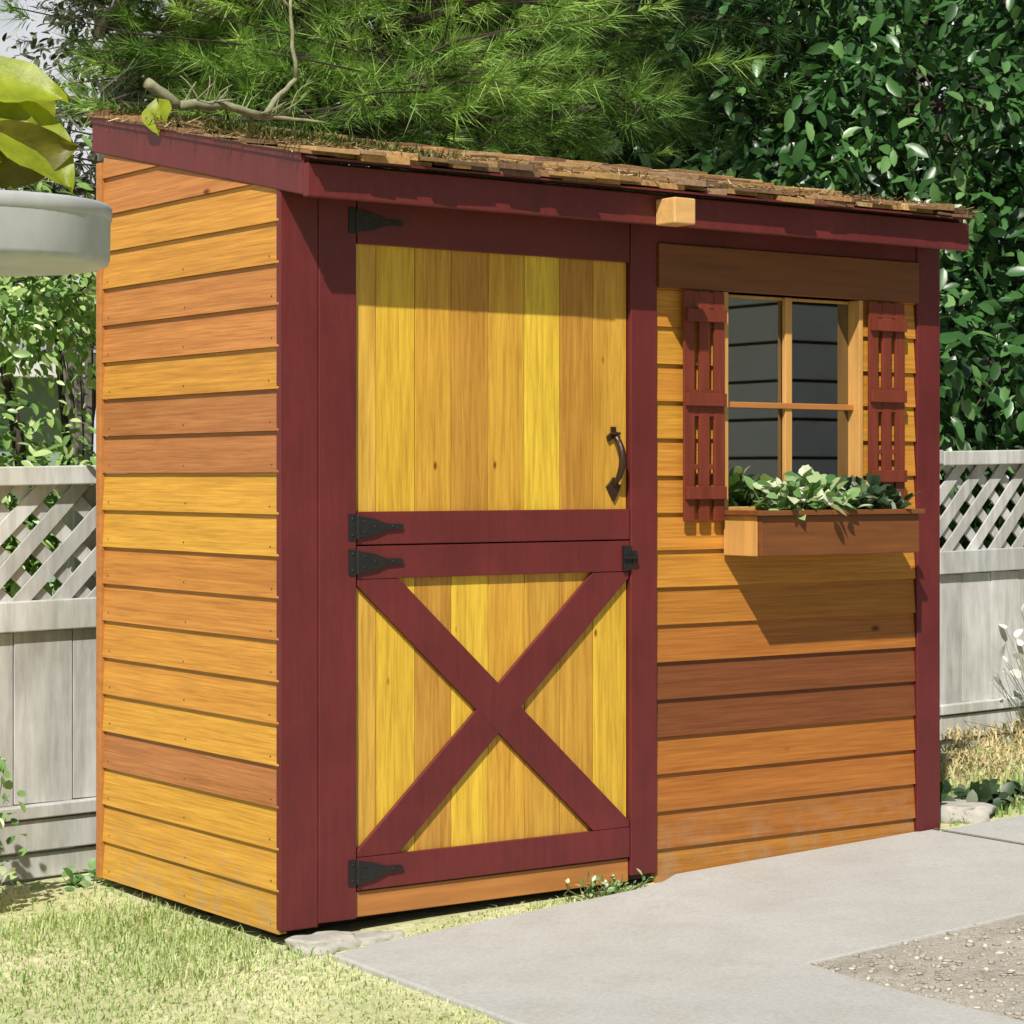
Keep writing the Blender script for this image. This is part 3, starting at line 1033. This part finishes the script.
def limb(mb, p0, p1, r0, r1, n=6, bend=0.1, seg=6):
    p0, p1 = Vector(p0), Vector(p1)
    L = (p1 - p0).length
    off = Vector((random.uniform(-1, 1), random.uniform(-1, 1), random.uniform(-.3, 1))) * L * bend
    pts, rr = [], []
    for i in range(seg + 1):
        u = i / seg
        jit_ = Vector((random.uniform(-1, 1), random.uniform(-1, 1), random.uniform(-1, 1))) * L * .015 * (0 < i < seg)
        pts.append(p0.lerp(p1, u) + off * math.sin(u * math.pi) + jit_)
        rr.append(r0 + (r1 - r0) * u)
    mb.tube(pts, rr, n)
    return pts


def broadleaf(name, loc, blobs, n, size, mat, label, cat, seed=1, height=3, tv=LEAF_V, tf=LEAF_F, group=None, shell=0.55, bmat='bark', twig=2):
    """crown of single leaves spread through overlapping, uneven clumps carried on limbs"""
    r = np.random.default_rng(seed)
    random.seed(seed)
    root = empty(name, loc, label, cat, group)
    mb = MB()
    trunk = limb(mb, (0, 0, -.05), (0.05, 0.03, height * .55), 0.045, 0.03, 8, .04)
    twigs = MB()
    cls = []
    for (bx, by, bz, rx, ry, rz) in blobs:
        s0 = trunk[min(len(trunk) - 1, max(1, int(bz / height * len(trunk) * .7)))]
        limb(twigs, s0, (bx, by, bz), 0.022, 0.008, 6, .08)
        m = max(8, int(26 * rx * rz * 4))
        d = unit(r.normal(0, 1, (m, 3)))
        rad = r.uniform(shell, 1.0, m)[:, None]
        cc = np.array([bx, by, bz]) + d * rad * np.array([rx, ry, rz])
        for q in cc:
            cls.append((q, d[0]))
        for q in cc[::twig]:
            limb(twigs, (bx, by, bz), q, 0.006, 0.0025, 4, .14, 3)
    C_ = np.array([q for q, _ in cls])
    idx = r.integers(0, len(C_), n)
    sp = r.uniform(0.06, 0.17, len(C_))[idx][:, None]
    P = C_[idx] + r.normal(0, 1, (n, 3)) * sp
    ctr = np.mean(C_, 0)
    out = unit(P - C_[idx] + .25 * unit(P - ctr) * sp)
    ax = unit(out + r.normal(0, .6, (n, 3)) - np.array([0, 0, .45]))
    nm = unit(out * .6 + np.array([-.25, -.35, .8]) + r.normal(0, .5, (n, 3)))
    Vv, Ff = scatter(P, ax, nm, size * r.uniform(.6, 1.3, n), tv, tf)
    tone = np.clip(r.uniform(0, .55, len(C_))[idx] + r.normal(.2, .22, n), 0, 1)
    np_mesh('crown', Vv, Ff, mat, root, rnd=np.repeat(tone, len(tf)), smooth=True)
    mb.build('trunk', M[bmat], root, smooth=True)
    twigs.build('branches', M[bmat], root)
    return root


def pine(name, loc, height, boughs, mat, label, cat='tree', seed=2, lean=(0, 0), ndl=72, nlen=0.115, tuft_per=46, needle_w=0.0017, bare=0.0, bmat='bark'):
    """trunk, spreading boughs, side twigs ending in brushes of needles"""
    r = np.random.default_rng(seed)
    random.seed(seed)
    root = empty(name, loc, label, cat)
    tr = MB()
    top = Vector((lean[0], lean[1], height))
    tp = limb(tr, (0, 0, -.05), top, 0.075, 0.02, 10, .03, 9)
    tr.build('trunk', M['bark'], root, smooth=True)
    br = MB()
    TP, TD, TT = [], [], []
    for (az, z, L, droop) in boughs:
        u = z / height
        s = Vector(tp[0]).lerp(top, u)
        d = Vector((math.cos(R(az)), math.sin(R(az)), 0))
        e = s + d * L + Vector((0, 0, -droop * L))
        pts = limb(br, s, e, 0.02 + .008 * L, 0.005, 6, .06, 7)
        bt = r.uniform(-.12, .62)
        for k in range(tuft_per):
            q = r.uniform(.25, 1.02) ** .8
            i = min(int(q * 7), 6)
            a = pts[i].lerp(pts[i + 1], min(q * 7 - i, 1.0))
            wd = L * .34 * (1.15 - .55 * q) + .05
            side = Vector((-d.y, d.x, 0)) * r.normal(0, 1) * wd + d * abs(r.normal(0, .10)) + Vector((0, 0, r.normal(0.01, .055) + .05 - .1 * abs(r.normal(0, .5))))
            b = a + side
            if r.uniform() < .5:
                limb(br, a, b, 0.0055, 0.0025, 4, .05, 3)
            td = (side.normalized() + d * .6 + Vector((0, 0, .25))).normalized()
            if r.uniform() < bare:
                continue
            TP.append(b[:]); TD.append(td[:]); TT.append(bt + r.uniform(-.12, .25))
    br.build('branches', M[bmat], root)
    TP, TD, TT = np.array(TP), np.array(TD), np.array(TT)
    n = len(TP)
    st = TP[:, None, :] - TD[:, None, :] * r.uniform(0, .10, (n, ndl, 1))
    dr = unit(TD[:, None, :] * .85 + r.normal(0, .46, (n, ndl, 3)))
    ln = nlen * r.uniform(.6, 1.2, (n, ndl, 1))
    tip = st + dr * ln - np.array([0, 0, 1.0]) * ln * .12
    sd_ = unit(np.cross(dr, r.normal(0, 1, (n, ndl, 3)))) * needle_w
    V = np.stack([st - sd_, st + sd_, tip], 2).reshape(-1, 3)
    F = np.arange(len(V)).reshape(-1, 3)
    tone = np.clip(np.repeat(TT, ndl) + r.normal(.15, .16, n * ndl), 0, 1)
    np_mesh('crown', V, F, mat, root, rnd=tone)
    return root


bs = []
rr = random.Random(11)
for k in range(27):
    az = rr.uniform(170, 375)
    L = rr.uniform(.7, 1.6)
    if az < 225:
        L = min(L, .85)
    bs.append((az, 2.55 + 1.0 * (k / 27) + rr.uniform(-.1, .1), L, rr.uniform(-.12, .22)))
bs += [(228, 2.62, 1.45, .16), (256, 2.68, 1.45, .13)]
for k in range(12):  # long upper boughs out of view, added to shade those below
    bs.append((rr.uniform(190, 350), 3.6 + 1.2 * (k / 12), rr.uniform(1.2, 1.9), rr.uniform(-.05, .2)))
pine('pine_tree', (1.75, 2.55, g(1.7)), 5.2, bs, M['needle'],
     'bright green soft-needled pine spreading above the middle of the shed roof', seed=4, lean=(-.25, .1), tuft_per=46)
bs = []
for k in range(24):
    bs.append((rr.uniform(150, 400), 2.4 + 2.2 * (k / 24) + rr.uniform(-.1, .1), rr.uniform(.6, 1.25), rr.uniform(-.1, .25)))
pine('pine_tree', (3.0, 2.95, g(3.0)), 4.8, bs, M['deepneedle'],
     'deep green pine crowding between the bright pine and the glossy laurel', seed=9, lean=(.1, .1), tuft_per=46)
bs = []
for k in range(28):
    az = rr.uniform(180, 420)
    bs.append((az, 1.7 + 1.6 * (k / 28) + rr.uniform(-.1, .1), rr.uniform(.4, .95) * (.6 if az < 245 else 1), rr.uniform(-.25, .25)))
pine('pine_tree', (0.92, 2.75, g(1)), 3.6, bs, M['darkneedle'],
     'dark half-bare pine with tangled twigs above the back left roof corner', seed=15, lean=(-.1, .1), tuft_per=44, nlen=.055, bare=.55, ndl=50, bmat='greybark')

broadleaf('laurel_tree', (4.6, 2.25, g(4.6)),
          [(-.75, -.25, 1.5, .55, .5, .5), (-.5, -.1, 2.2, .65, .5, .55), (.1, -.45, 1.55, .6, .4, .55), (.55, -.4, 2.1, .6, .45, .55), (0, -.2, 2.75, .75, .5, .5),
           (.9, -.2, 2.9, .7, .5, .5), (-.75, .1, 2.95, .6, .5, .5), (1.25, -.5, 1.5, .5, .45, .6), (.2, 0, 3.45, .9, .6, .5), (1.2, 0, 3.5, .7, .5, .4), (-.3, 0, 1.0, .8, .4, .5), (.9, -.3, .95, .6, .4, .5)],
          13500, 0.094, M['laurel'], 'tall glossy dark laurel filling the right behind the fence', 'tree', seed=21, height=3.8)
broadleaf('leafy_shrub', (0.15, 2.0, g(.2)),
          [(-.55, 0, 1.35, .4, .35, .35), (-.12, 0, 1.82, .32, .3, .20), (.17, .1, 1.80, .22, .25, .17), (.15, 0, 1.13, .40, .28, .22), (-.2, -.1, 1.0, .5, .3, .3), (-.9, .1, 1.5, .4, .3, .4), (-.15, .2, 2.05, .3, .3, .15), (-.5, .2, 1.8, .35, .3, .25)],
          10500, 0.050, M['shrub'], 'sunlit light green leafy shrub above the lattice left of the shed', 'shrub', seed=33, height=1.9)

broadleaf('twiggy_tree', (1.05, 3.4, g(1)),
          [(-.30, 0, 2.22, .22, .3, .22), (.05, 0, 2.35, .32, .3, .30), (-.22, .1, 2.62, .28, .3, .24), (.15, .1, 2.75, .35, .3, .3), (.42, 0, 2.40, .3, .3, .35), (.1, .1, 3.1, .35, .3, .25), (.5, .1, 3.0, .35, .3, .3)],
          4200, 0.046, M['greyleaf'], 'grey twiggy small-leaved tree between the pot and the back roof corner', 'tree', seed=71, height=3.0, bmat='greybark', twig=1)

# far dark wood behind everything
n = 34000
x = rng.uniform(2.0, 12.0, n)
top = 4.6 + .5 * np.sin(x * 1.1) - 1.2 * np.clip((2.9 - x) / .9, 0, 1)
P = np.stack([x, rng.uniform(4.4, 6.0, n), 0.2 + rng.uniform(0, 1, n) * (top - .2)], -1)
P[:, 0] += (P[:, 1] - 4.4) * .5
Vv, Ff = scatter(P, rng.normal(0, 1, (n, 3)) - np.array([0, 0, .4]), rng.normal(0, .6, (n, 3)) + np.array([-.3, -.5, .6]), rng.uniform(.08, .17, n), BROAD_V, BROAD_F)
tag(np_mesh('far_trees', Vv, Ff, M['farleaf'], rnd=np.repeat(rng.uniform(0, 1, n), len(BROAD_F))), kind='stuff')

# lichen covered dead branch lying along the back of the roof
br = empty('fallen_branch', (0.2, 1.05, ZD(1.05) + .05), 'pale forked lichen-covered dead branch lying at the back of the roof', 'branch')
mb = MB()
random.seed(5)
q = limb(mb, (-.06, 0, .09), (.05, 0, .03), .018, .016, 7, .03)
q = limb(mb, (.05, 0, .03), (.36, .02, .03), .016, .012, 7, .05)
limb(mb, (.36, .02, .03), (.48, .03, .16), .011, .008, 6, .05)
limb(mb, (.48, .03, .16), (.46, .03, .42), .008, .005, 6, .08)
limb(mb, (.46, .03, .38), (.30, .04, .50), .005, .003, 5, .08)
limb(mb, (.46, .03, .42), (.62, .04, .56), .005, .003, 5, .08)
limb(mb, (.36, .02, .03), (.55, -.03, .02), .008, .004, 6, .05)
limb(mb, (.10, .0, .03), (.22, -.04, .06), .006, .003, 5, .05)
for k in range(16):
    u = random.uniform(0, .45)
    p_ = Vector((u, .01, .03 + random.uniform(0, .01)))
    limb(mb, p_, p_ + Vector((random.uniform(-.08, .12), random.uniform(-.06, .03), random.uniform(.02, .12))), .0035, .0015, 5, .15, 4)
mb.build('wood', M['palebark'], br, smooth=True)


def heart(L, Wd, curl=.15, cup=.10, nseg=10):
    """heart shaped leaf lying along +y from its petiole notch"""
    V, F = [], []
    rows = []
    for i in range(nseg + 1):
        u = i / nseg
        wd = Wd * (math.sin(min(1, u * 1.02) * math.pi) ** .62) * (1.12 - .62 * u) if 0 < u < 1 else 0.002
        row = []
        for k in range(-3, 4):
            s = k / 3
            y = L * u - (0.16 * L * abs(s) ** 1.5 * (1 - u) ** 2 if u < .6 else 0)
            z = -curl * L * u * u + cup * Wd * (1.6 * abs(s) ** 1.1 + .35 * math.sin(u * 17 + 2 * s) * abs(s) ** 2)
            row.append(len(V))
            V.append((wd * s, y, z))
        rows.append(row)
    for i in range(nseg):
        for k in range(6):
            F.append((rows[i][k], rows[i][k + 1], rows[i + 1][k + 1], rows[i + 1][k]))
    return V, F


def heart_leaf(mb, base, d, nrm, L, Wd, tone, curl=.2, cup=.1):
    V, F = heart(L, Wd, curl, cup)
    y = Vector(d).normalized()
    x = y.cross(Vector(nrm)).normalized()
    z = x.cross(y)
    mb.add([Vector(base) + x * v[0] + y * v[1] + z * v[2] for v in V], F, r=tone)


# leaf dropped on the roof edge
mb = MB()
heart_leaf(mb, (0, 0, 0.03), (-.35, -.55, -.75), (-.75, -.5, .45), .115, .055, .85, .15, .15)
mb.tube([(0, 0, .03), (.02, .05, .035), (.05, .10, .015)], [.002, .0018, .0015], 5, r=.2)
o = mb.build('fallen_leaf', M['lime'], None, smooth=True, loc=(0.015, 0.72, ZD(.72) + .052))
tag(o, 'single lime green leaf drooping over the back of the left roof edge', 'leaf')

# =================================================================== pot on a stand in the left foreground
RT = Vector((0.8121, -0.5835, 0))
FW = Vector((0.5835, 0.8121, 0))
PX, PY = -1.823, -2.384
stand = empty('plant_stand', (PX, PY, g(PX)), 'slim grey metal pole stand carrying the round pot', 'plant stand')
mb = MB()
mb.tube([(0, 0, 0.02), (0, 0, 1.472 - g(PX))], .012, 12)
mb.build('pole', M['black'], stand, smooth=False)
mb = MB()
mb.tube([(0, 0, -.01), (0, 0, .012), (0, 0, .022)], [.15, .15, .03], 28)
mb.build('base', M['black'], stand)
mb = MB()
mb.tube([(0, 0, 1.463 - g(PX)), (0, 0, 1.4755 - g(PX))], [.014, .018], 20)
mb.build('tray', M['black'], stand)
pot = empty('plant_pot', (PX, PY, 1.476), 'shallow round pale grey pot at the left edge of the photo', 'pot')
prof = [(0.0, 0.0), (0.158, 0.0), (0.165, 0.003), (0.168, 0.011), (0.1688, 0.068), (0.1690, 0.069), (0.1708, 0.0705), (0.171, 0.086), (0.168, 0.091), (0.158, 0.091), (0.155, 0.086), (0.152, 0.062), (0.0, 0.062)]
vs, fs = [], []
NS = 64
for (rad, z) in prof:
    for k in range(NS):
        th = 2 * math.pi * k / NS
        vs.append((rad * math.cos(th), rad * math.sin(th), z * .88))
for i in range(len(prof) - 1):
    for k in range(NS):
        fs.append((i * NS + k, i * NS + (k + 1) % NS, (i + 1) * NS + (k + 1) % NS, (i + 1) * NS + k))
mb = MB().add(vs, fs)
o = mb.build('bowl', M['pot'], pot, smooth=True)
MB().tube([(0, 0, .055), (0, 0, .068)], [.151, .151], 32).build('soil', M['soil'], pot)
hp = empty('pothos_plant', (PX, PY, 1.552), 'trailing plant with big lime green heart leaves growing in the grey pot', 'plant')


def sv(a, b, c):
    """right, away, up in the pot's own facing"""
    return RT * a + FW * b + Vector((0, 0, c))


lf = MB()
sm = MB()
LV = [  # base (r, f, u), dir, normal, L, W, tone
    ((-.005, -.02, .165), (.95, -.15, -.10), (-.15, -.75, .65), .125, .050, .90),
    ((.035, -.03, .115), (.80, -.25, -.65), (.30, -.70, .62), .135, .062, .80),
    ((-.02, -.03, .125), (.95, -.2, -.12), (.0, -.75, .6), .105, .040, .55),
    ((.010, -.04, .062), (.97, -.15, .05), (.05, -.9, -.25), .125, .052, .12),
    ((-.07, -.05, .07), (.9, -.25, -.1), (.1, -.9, .2), .115, .052, .22),
    ((-.10, -.02, .15), (-.8, -.3, .1), (0, -.6, .8), .12, .055, .8),
    ((-.10, .05, .10), (-.9, .2, -.2), (-.2, -.2, 1), .12, .055, .7),
    ((.0, .07, .10), (.3, .9, -.2), (0, .2, 1), .12, .055, .6),
    ((-.05, -.08, .09), (-.2, -.9, -.3), (0, -.4, .9), .10, .048, .75),
    ((.02, .05, .15), (.4, .7, .1), (-.2, -.3, .9), .10, .045, .65),
]
for (b, d, nm, L, Wd, tn) in LV:
    b_ = sv(*b)
    heart_leaf(lf, b_, sv(*d), sv(*nm), L, Wd, tn, .22, .12)
    root_ = sv(b[0] * .25 - .02, b[1] * .3, .0)
    MB().tube([root_, root_.lerp(b_, .55) + Vector((0, 0, .025)), b_], [.0035, .003, .002], 6).build('stem', M['stem'], hp, smooth=True)
lf.build('foliage', M['lime'], hp, smooth=True)

# =================================================================== small plants and stones
clump('small_shrub', (-0.455, 0.98, g(-.45)), (0.10, 0.10), 420, 0.036, M['variegated'],
      'pale yellow-green shrub against the fence boards at the left edge', 'shrub', seed=41, tall=0.50, up=3.2, side=.30)
clump('weed', (0.0, 1.14, g(0) - .01), (0.14, 0.08), 40, 0.05, M['variegated'],
      'low pale weed at the back left corner of the shed', 'weed', seed=44, tall=0.06)
clump('flowering_shrub', (4.22, 1.05, g(4.2)), (0.12, 0.10), 70, 0.055, M['whitepetal'],
      'white blossomed twiggy shrub before the fence at the right edge', 'shrub', seed=47, tall=0.66, up=3.0)
clump('weed', (2.86, 0.22, g(2.9)), (0.34, 0.14), 150, 0.055, M['darkplant'],
      'dark low leafy plant beside the flat stone right of the shed', 'weed', seed=49, tall=0.07, up=.4)
clump('weed', (1.03, -0.05, g(1.0) - .005), (0.16, 0.03), 70, 0.022, M['variegated'],
      'wispy weeds under the right side of the door', 'weed', seed=52, tall=0.06, up=1.5, tv=LEAF_V, tf=LEAF_F)


def rock(name, loc, size, label, seed, mat=None):
    bm = bmesh.new()
    bmesh.ops.create_icosphere(bm, subdivisions=4, radius=1)
    for v_ in bm.verts:
        n_ = mnoise.fractal(v_.co * 1.3 + Vector((seed, 0, 0)), 1.0, 2.0, 5)
        c_ = v_.co * (1 + .28 * n_)
        c_.z = max(min(c_.z, .55), -.6)
        v_.co = Vector((c_.x * size[0], c_.y * size[1], c_.z * size[2]))
    me = bpy.data.meshes.new(name)
    bm.to_mesh(me)
    bm.free()
    me.polygons.foreach_set('use_smooth', [True] * len(me.polygons))
    me.materials.append(mat or M['stone'])
    o = bpy.data.objects.new(name, me)
    col.objects.link(o)
    o.location = loc
    tag(o, label, 'stone')
    return o


rock('stone', (0.09, -0.075, g(.1) + .004), (.10, .07, .045), 'pale rough stone under the front left corner post', 3)
rock('stone', (0.23, -0.085, g(.2) - .004), (.09, .05, .035), 'pale flat stone under the left side of the door', 9)
rock('stone', (2.66, 0.16, g(2.7) + .012), (.12, .16, .06), 'flat grey stone lying in the grass just right of the shed', 14)

# =================================================================== neighbouring buildings
# pale green outbuilding seen through the shrub on the left
nb = empty('outbuilding', (1.33, 5.2, g(1.3)), 'pale green outbuilding with white eaves half hidden by the left shrub', 'outbuilding')
MB().box(-1.6, 0.55, 0, 2.2, 0, 1.775).build('wall', M['greenwall'], nb)
MB().box(0.47, 0.56, -.03, -.001, 0, 1.65).build('corner_trim', M['whitepaint'], nb, bevel=.004)
MB().box(-1.75, 0.62, -.22, -.17, 1.66, 1.78).build('fascia', M['whitepaint'], nb, bevel=.004)
mb = MB()
mb.prism([(-.25, 1.785), (2.5, 1.785), (1.15, 1.98)], 'x', -1.78, .64)
mb.build('roof', M['greyroof'], nb)
# grey roofed house further back
nh = empty('neighbour_house', (-1.2, 15.0, 0), 'distant pale house with grey roof behind the trees at upper left', 'house')
MB().box(-3.0, 4.5, 0, 6, 0, 2.9).build('wall', M['whitepaint'], nh)
MB().prism([(-.6, 2.9), (6.6, 2.9), (3.0, 4.6)], 'x', -3.3, 4.8).build('roof', M['greyroof'], nh)
MB().box(-3.3, 4.8, -.66, -.61, 2.75, 2.93).build('gutter', M['whitepaint'], nh, bevel=.005)
MB().box(.6, 1.8, -.02, .03, 1.0, 2.2).build('window', M['black'], nh, bevel=.005)

# grey lap-sided house opposite: outside the frame, mirrored in the shed window
oh = empty('opposite_house', (6.05, -4.55, g(5.9)), 'grey lap-sided house across the yard mirrored in the shed window', 'house')
mb = MB()
for k in range(14):
    z0 = .02 + .225 * k
    z1 = z0 + .205
    mb.prism([(.034, z0), (.004, z1), (-.02, z1), (-.02, z0)], 'x', 0, 4.5)
    mb.prism([(-.034, z0), (-.004, z1), (.02, z1), (.02, z0)], 'y', -5.0, -.021)
MB().box(.021, 4.5, -5.0, -.021, 0, 3.1).build('dark_backing', M['dark'], oh)  # dark behind the board gaps stands in for lap shadow lines
mb.build('wall', M['greysiding'], oh)
MB().box(-1.7, 5.0, -5.5, .6, 3.06, 3.2).build('roof', M['dark'], oh)  # eave drawn out far past the wall to shade the mirrored siding
broadleaf('round_bush', (4.9, -3.5, g(4.9)), [(0, 0, .5, .5, .4, .35), (.5, -.3, .45, .4, .3, .35), (-.1, -.4, .55, .35, .3, .35)], 1800, .07, M['darkplant'],
          'dark rounded bush across the yard, mirrored low in the window', 'bush', seed=61, height=.8)

# kinds that stand in the scene more than once
for o in scene.objects:
    if o.parent is None and 'label' in o:
        k = o.name.split('.')[0]
        if k == 'potted_plant':
            o['group'] = 'plants in the window box'
        elif k == 'pine_tree':
            o['group'] = 'pines behind the fence'
        elif k == 'stone':
            o['group'] = 'loose stones beside the shed'
        elif k == 'weed':
            o['group'] = 'weeds around the shed'
